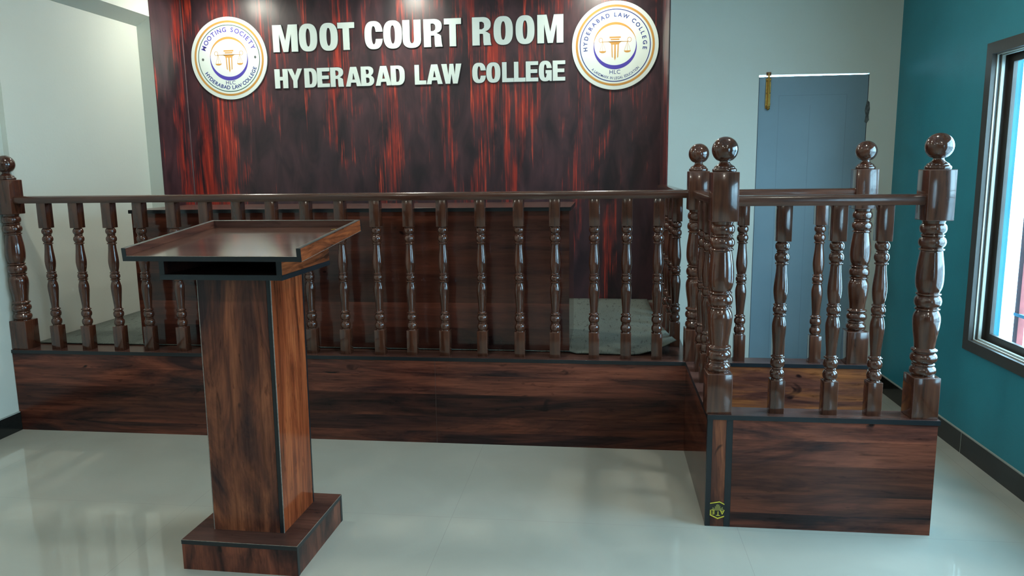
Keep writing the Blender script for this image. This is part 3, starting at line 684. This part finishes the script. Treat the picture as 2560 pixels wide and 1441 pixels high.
obj('handrail', rail_bm(.09, WW - .10, 'x', YF), RAILM, wb, smooth=True)
obj('handrail', rail_bm(.095, W2 - .10, 'x', YA), RAILM, wb, smooth=True)
obj('handrail', rail_bm(YF + .05, .004, 'y', .050), RAILY, wb, smooth=True)
for x in (.276, .482, .651): inst('baluster', BAL, wb, (x, YF, 0))
for x in (.272, .468, .647): inst('baluster', BAL, wb, (x, YA, 0))
for y in (-.165, -.355, -.555): inst('baluster', BAL, wb, (.050, y, 0))
# sticker
sx0, sx1, sz0, sz1, SY = .0185, .0765, .032, .112, -FW - .0012
st = thing('sticker', 'small black and yellow maker sticker, upside down, low on the corner strip', 'sticker', ((sx0 + sx1) / 2, -FW, (sz0 + sz1) / 2))
hw, hh = (sx1 - sx0) / 2, (sz1 - sz0) / 2
bm = bmesh.new(); prism(bm, [(-hw, -hh * .62), (.1 * hw, -hh), (hw, -hh * .72), (hw, hh * .74), (.3 * hw, hh), (-hw, hh * .78)], 'y', -.0012, 0); obj('film', bm, STK, st)
bm = bmesh.new()
for q in ([(-hw, hh * .76), (.3 * hw, hh * .97), (hw, hh * .70), (hw, hh * .60), (.3 * hw, hh * .86), (-hw, hh * .66)], [(-hw, -hh * .60), (.1 * hw, -hh * .98), (hw, -hh * .72), (hw, -hh * .60), (.1 * hw, -hh * .85), (-hw, -hh * .48)]):
    prism(bm, q, 'y', -.0016, -.0011)
obj('yellow_border', bm, YEL, st)
bm = bmesh.new()
for s, x, z in (('E', -.55, -.30), ('T', .14, -.44), ('A', .72, -.28)):
    b = text_bm(s, .028, .0004, .0001); M = Matrix.Translation((x * hw, -.0016, z * hh + .012)) @ Matrix.Rotation(math.pi, 4, 'Y'); merge(bm, b, M)
box(bm, -hw * .98, -hw * .86, -.0016, -.0012, -.30 * hh - .009, -.30 * hh + .012)
obj('lettering', bm, YEL, st)
bm = bmesh.new(); x = -hw * .8
for h in (.10, .25, .16, .35, .5, .55, .5, .4, .2, .3, .12): box(bm, x, x + .0042, -.0015, -.0011, -.05 * hh, -.05 * hh + h * hh * 1.3); x += .0046
obj('skyline_print', bm, STKC, st)

# ------------------------------------------------------------ judge's desk
dk = thing('judge_desk', 'long dark rosewood laminate desk standing on the platform behind the railing', 'desk', (0, .15, H0 + .009))
DZt = 1.279 - H0 - .009
obj('desk_top', B(-3.128, -.602, .0, .62, DZt - .02, DZt, bev=.0008), LAMTOP, dk)
bm = bmesh.new(); box(bm, -3.129, -.601, -.0015, .001, DZt - .0205, DZt - .0008); box(bm, -.603, -.6005, 0, .62, DZt - .0205, DZt - .0008); box(bm, -3.1295, -3.127, 0, .62, DZt - .0205, DZt - .0008); obj('black_edge_band', bm, BLACK, dk)
obj('front_panel', B(-3.118, -1.500, .010, .028, .0, DZt - .0205), LAMXD, dk); obj('front_panel', B(-1.4985, -.610, .010, .028, .0, DZt - .0205), LAMXD, dk)
for x in (-3.118, -.628): obj('side_panel', B(x, x + .018, .0285, .60, .0, DZt - .0205), LAMXD, dk)

# ------------------------------------------------------------ lectern
lc = thing('lectern', 'wooden laminate lectern with a sloped tray top and square plinth, standing on the floor', 'lectern', (-1.765, -1.158, 0), -.018)
bw, bd, bh = .2285, .2245, .119
obj('plinth', B(-bw, bw, -bd, bd, 0, bh - .017), LAMZB, lc)
obj('plinth_top', B(-bw, bw, -bd, bd, bh - .0168, bh), LAMTOP, lc)
bm = bmesh.new()
box(bm, -bw - .001, bw + .001, -bd - .0015, -bd + .001, bh - .017, bh - .0012); box(bm, bw - .001, bw + .0015, -bd, bd, bh - .017, bh - .0012); box(bm, -bw - .0015, -bw + .001, -bd, bd, bh - .017, bh - .0012)
box(bm, bw - .001, bw + .0012, -bd - .001, -bd + .016, 0, bh - .017); box(bm, bw - .001, bw + .0012, bd - .016, bd + .001, 0, bh - .017)
obj('black_edge_band', bm, BLACK, lc)
bm = bmesh.new()
box(bm, -bw - .0012, bw + .0012, -bd - .0018, -bd, bh - .0012, bh + .0002); box(bm, bw, bw + .0018, -bd, bd, bh - .0012, bh + .0002)
obj('worn_edge', bm, GLUE, lc)
cw, cdp, cy, ct = .143, .140, .008, 1.1075
SH = Matrix(((1, 0, .0085, -.0052), (0, 1, 0, 0), (0, 0, 1, 0), (0, 0, 0, 1)))
def cobj(name, bm, mat, **k): bm.transform(SH); return obj(name, bm, mat, lc, **k)
cobj('column_front', B(-cw, cw - .018, cy - cdp, cy - cdp + .018, bh, ct), LAMZ)
cobj('column_back', B(-cw, cw - .018, cy + cdp - .018, cy + cdp, bh, ct), LAMZ)
cobj('column_side', B(-cw, -cw + .018, cy - cdp + .018, cy + cdp - .018, bh, ct), LAMZ)
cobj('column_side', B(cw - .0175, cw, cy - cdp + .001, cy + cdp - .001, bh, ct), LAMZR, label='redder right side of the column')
bm = bmesh.new(); box(bm, cw - .0165, cw - .002, cy - cdp - .0008, cy - cdp + .001, bh, ct); box(bm, cw - .001, cw + .0008, cy + cdp - .010, cy + cdp + .0005, bh, ct)
cobj('black_edge_strip', bm, BLACK)
bm = bmesh.new(); box(bm, -cw - .0006, -cw + .002, cy - cdp - .0007, cy - cdp + .001, bh, ct); box(bm, cw - .002, cw + .0006, cy - cdp - .0007, cy - cdp + .002, bh, ct)
cobj('worn_edge', bm, GLUE)
# shelf box
sw, sf, sbk, sz = .230, -.211, .225, 1.1075
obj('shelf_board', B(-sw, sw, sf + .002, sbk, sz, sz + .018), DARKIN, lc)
bm = bmesh.new(); box(bm, -sw - .001, sw + .001, sf - .001, sf + .003, sz - .0005, sz + .0185); box(bm, sw - .001, sw + .0015, sf, sbk, sz - .0005, sz + .016); box(bm, sw - .019, sw + .0006, sf - .0006, sf + .002, sz + .018, 1.180); box(bm, -sw - .0006, -sw + .019, sf - .0006, sf + .002, sz + .018, 1.180)
obj('black_edge_band', bm, BLACK, lc)
tf, tb, tzf, tzb, tw = -.269, .336, 1.226, 1.282, .329
sl = (tzb - tzf) / (tb - tf)
def rimz(y): return tzf + (y - tf) * sl
for s in (-1, 1):
    bm = bmesh.new(); x0, x1 = (sw - .018, sw) if s > 0 else (-sw, -sw + .018)
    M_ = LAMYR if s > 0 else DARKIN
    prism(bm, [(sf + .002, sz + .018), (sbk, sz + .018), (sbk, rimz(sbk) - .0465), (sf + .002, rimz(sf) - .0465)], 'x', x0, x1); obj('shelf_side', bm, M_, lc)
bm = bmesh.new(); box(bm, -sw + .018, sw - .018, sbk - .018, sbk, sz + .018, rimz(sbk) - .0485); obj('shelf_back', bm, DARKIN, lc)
# tray built flat, then tilted about its front edge
TM = Matrix.Translation((0, tf, tzf)) @ Matrix.Rotation(math.atan(sl), 4, 'X'); TL = math.hypot(tb - tf, tzb - tzf)
def tobj(name, bm, mat, **k): bm.transform(TM); return obj(name, bm, mat, lc, **k)
tobj('tray_board', B(-tw, tw, .0015, TL, -.046, -.0285), TRAYM)
tobj('tray_edge', B(-tw, tw, -.001, .002, -.0462, -.0288), BLACK)
for s in (-1, 1):
    a, b = (-tw, -tw + .015) if s < 0 else (tw - .015, tw)
    r = tobj('tray_rim', B(a, b, .0015, TL, -.0283, -.0012), RIMIN)
tobj('tray_rim', B(-tw + .0152, tw - .0152, TL - .015, TL, -.0283, -.0012), LAMTOP)
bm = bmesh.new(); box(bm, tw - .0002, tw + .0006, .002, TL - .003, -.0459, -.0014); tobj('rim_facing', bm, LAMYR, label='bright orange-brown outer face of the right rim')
bm = bmesh.new()
for s in (-1, 1):
    a, b = (-tw, -tw + .015) if s < 0 else (tw - .015, tw)
    box(bm, a, b, .0, TL, -.0012, .0002); box(bm, a, b, -.001, .002, -.0288, .0)
box(bm, -tw + .015, tw - .015, TL - .015, TL, -.0012, .0002); box(bm, tw, tw + .0012, TL - .006, TL + .001, -.046, 0)
tobj('black_rim_edge', bm, BLACK)
bm = bmesh.new(); box(bm, -tw + .0151, tw - .0151, TL - .0165, TL - .015, -.0008, .0006)
for s in (-1, 1): box(bm, s * (tw - .0152) - .0008, s * (tw - .0152) + .0008, 0, TL - .015, -.0008, .0006)
box(bm, -tw + .015, tw - .015, -.0012, .0012, -.0287, -.0278)
box(bm, tw + .0002, tw + .0010, .002, TL, -.0465, -.0455); tobj('worn_edge', bm, GLUE)
bm = bmesh.new()
pts = [(tw - .10 + .075 * k / 12, TL - .075 + .05 * k / 12 + .008 * math.sin(k * 1.3)) for k in range(13)]
for (x0, y0), (x1, y1) in zip(pts, pts[1:]):
    dx, dy = x1 - x0, y1 - y0; L = math.hypot(dx, dy); nx_, ny_ = -dy / L * .0012, dx / L * .0012
    prism(bm, [(x0 - nx_, y0 - ny_), (x1 - nx_, y1 - ny_), (x1 + nx_, y1 + ny_), (x0 + nx_, y0 + ny_)], 'z', -.0284, -.0280)
tobj('yellow_scribble', bm, YEL, label='thin yellow scribble in the back right corner of the tray')
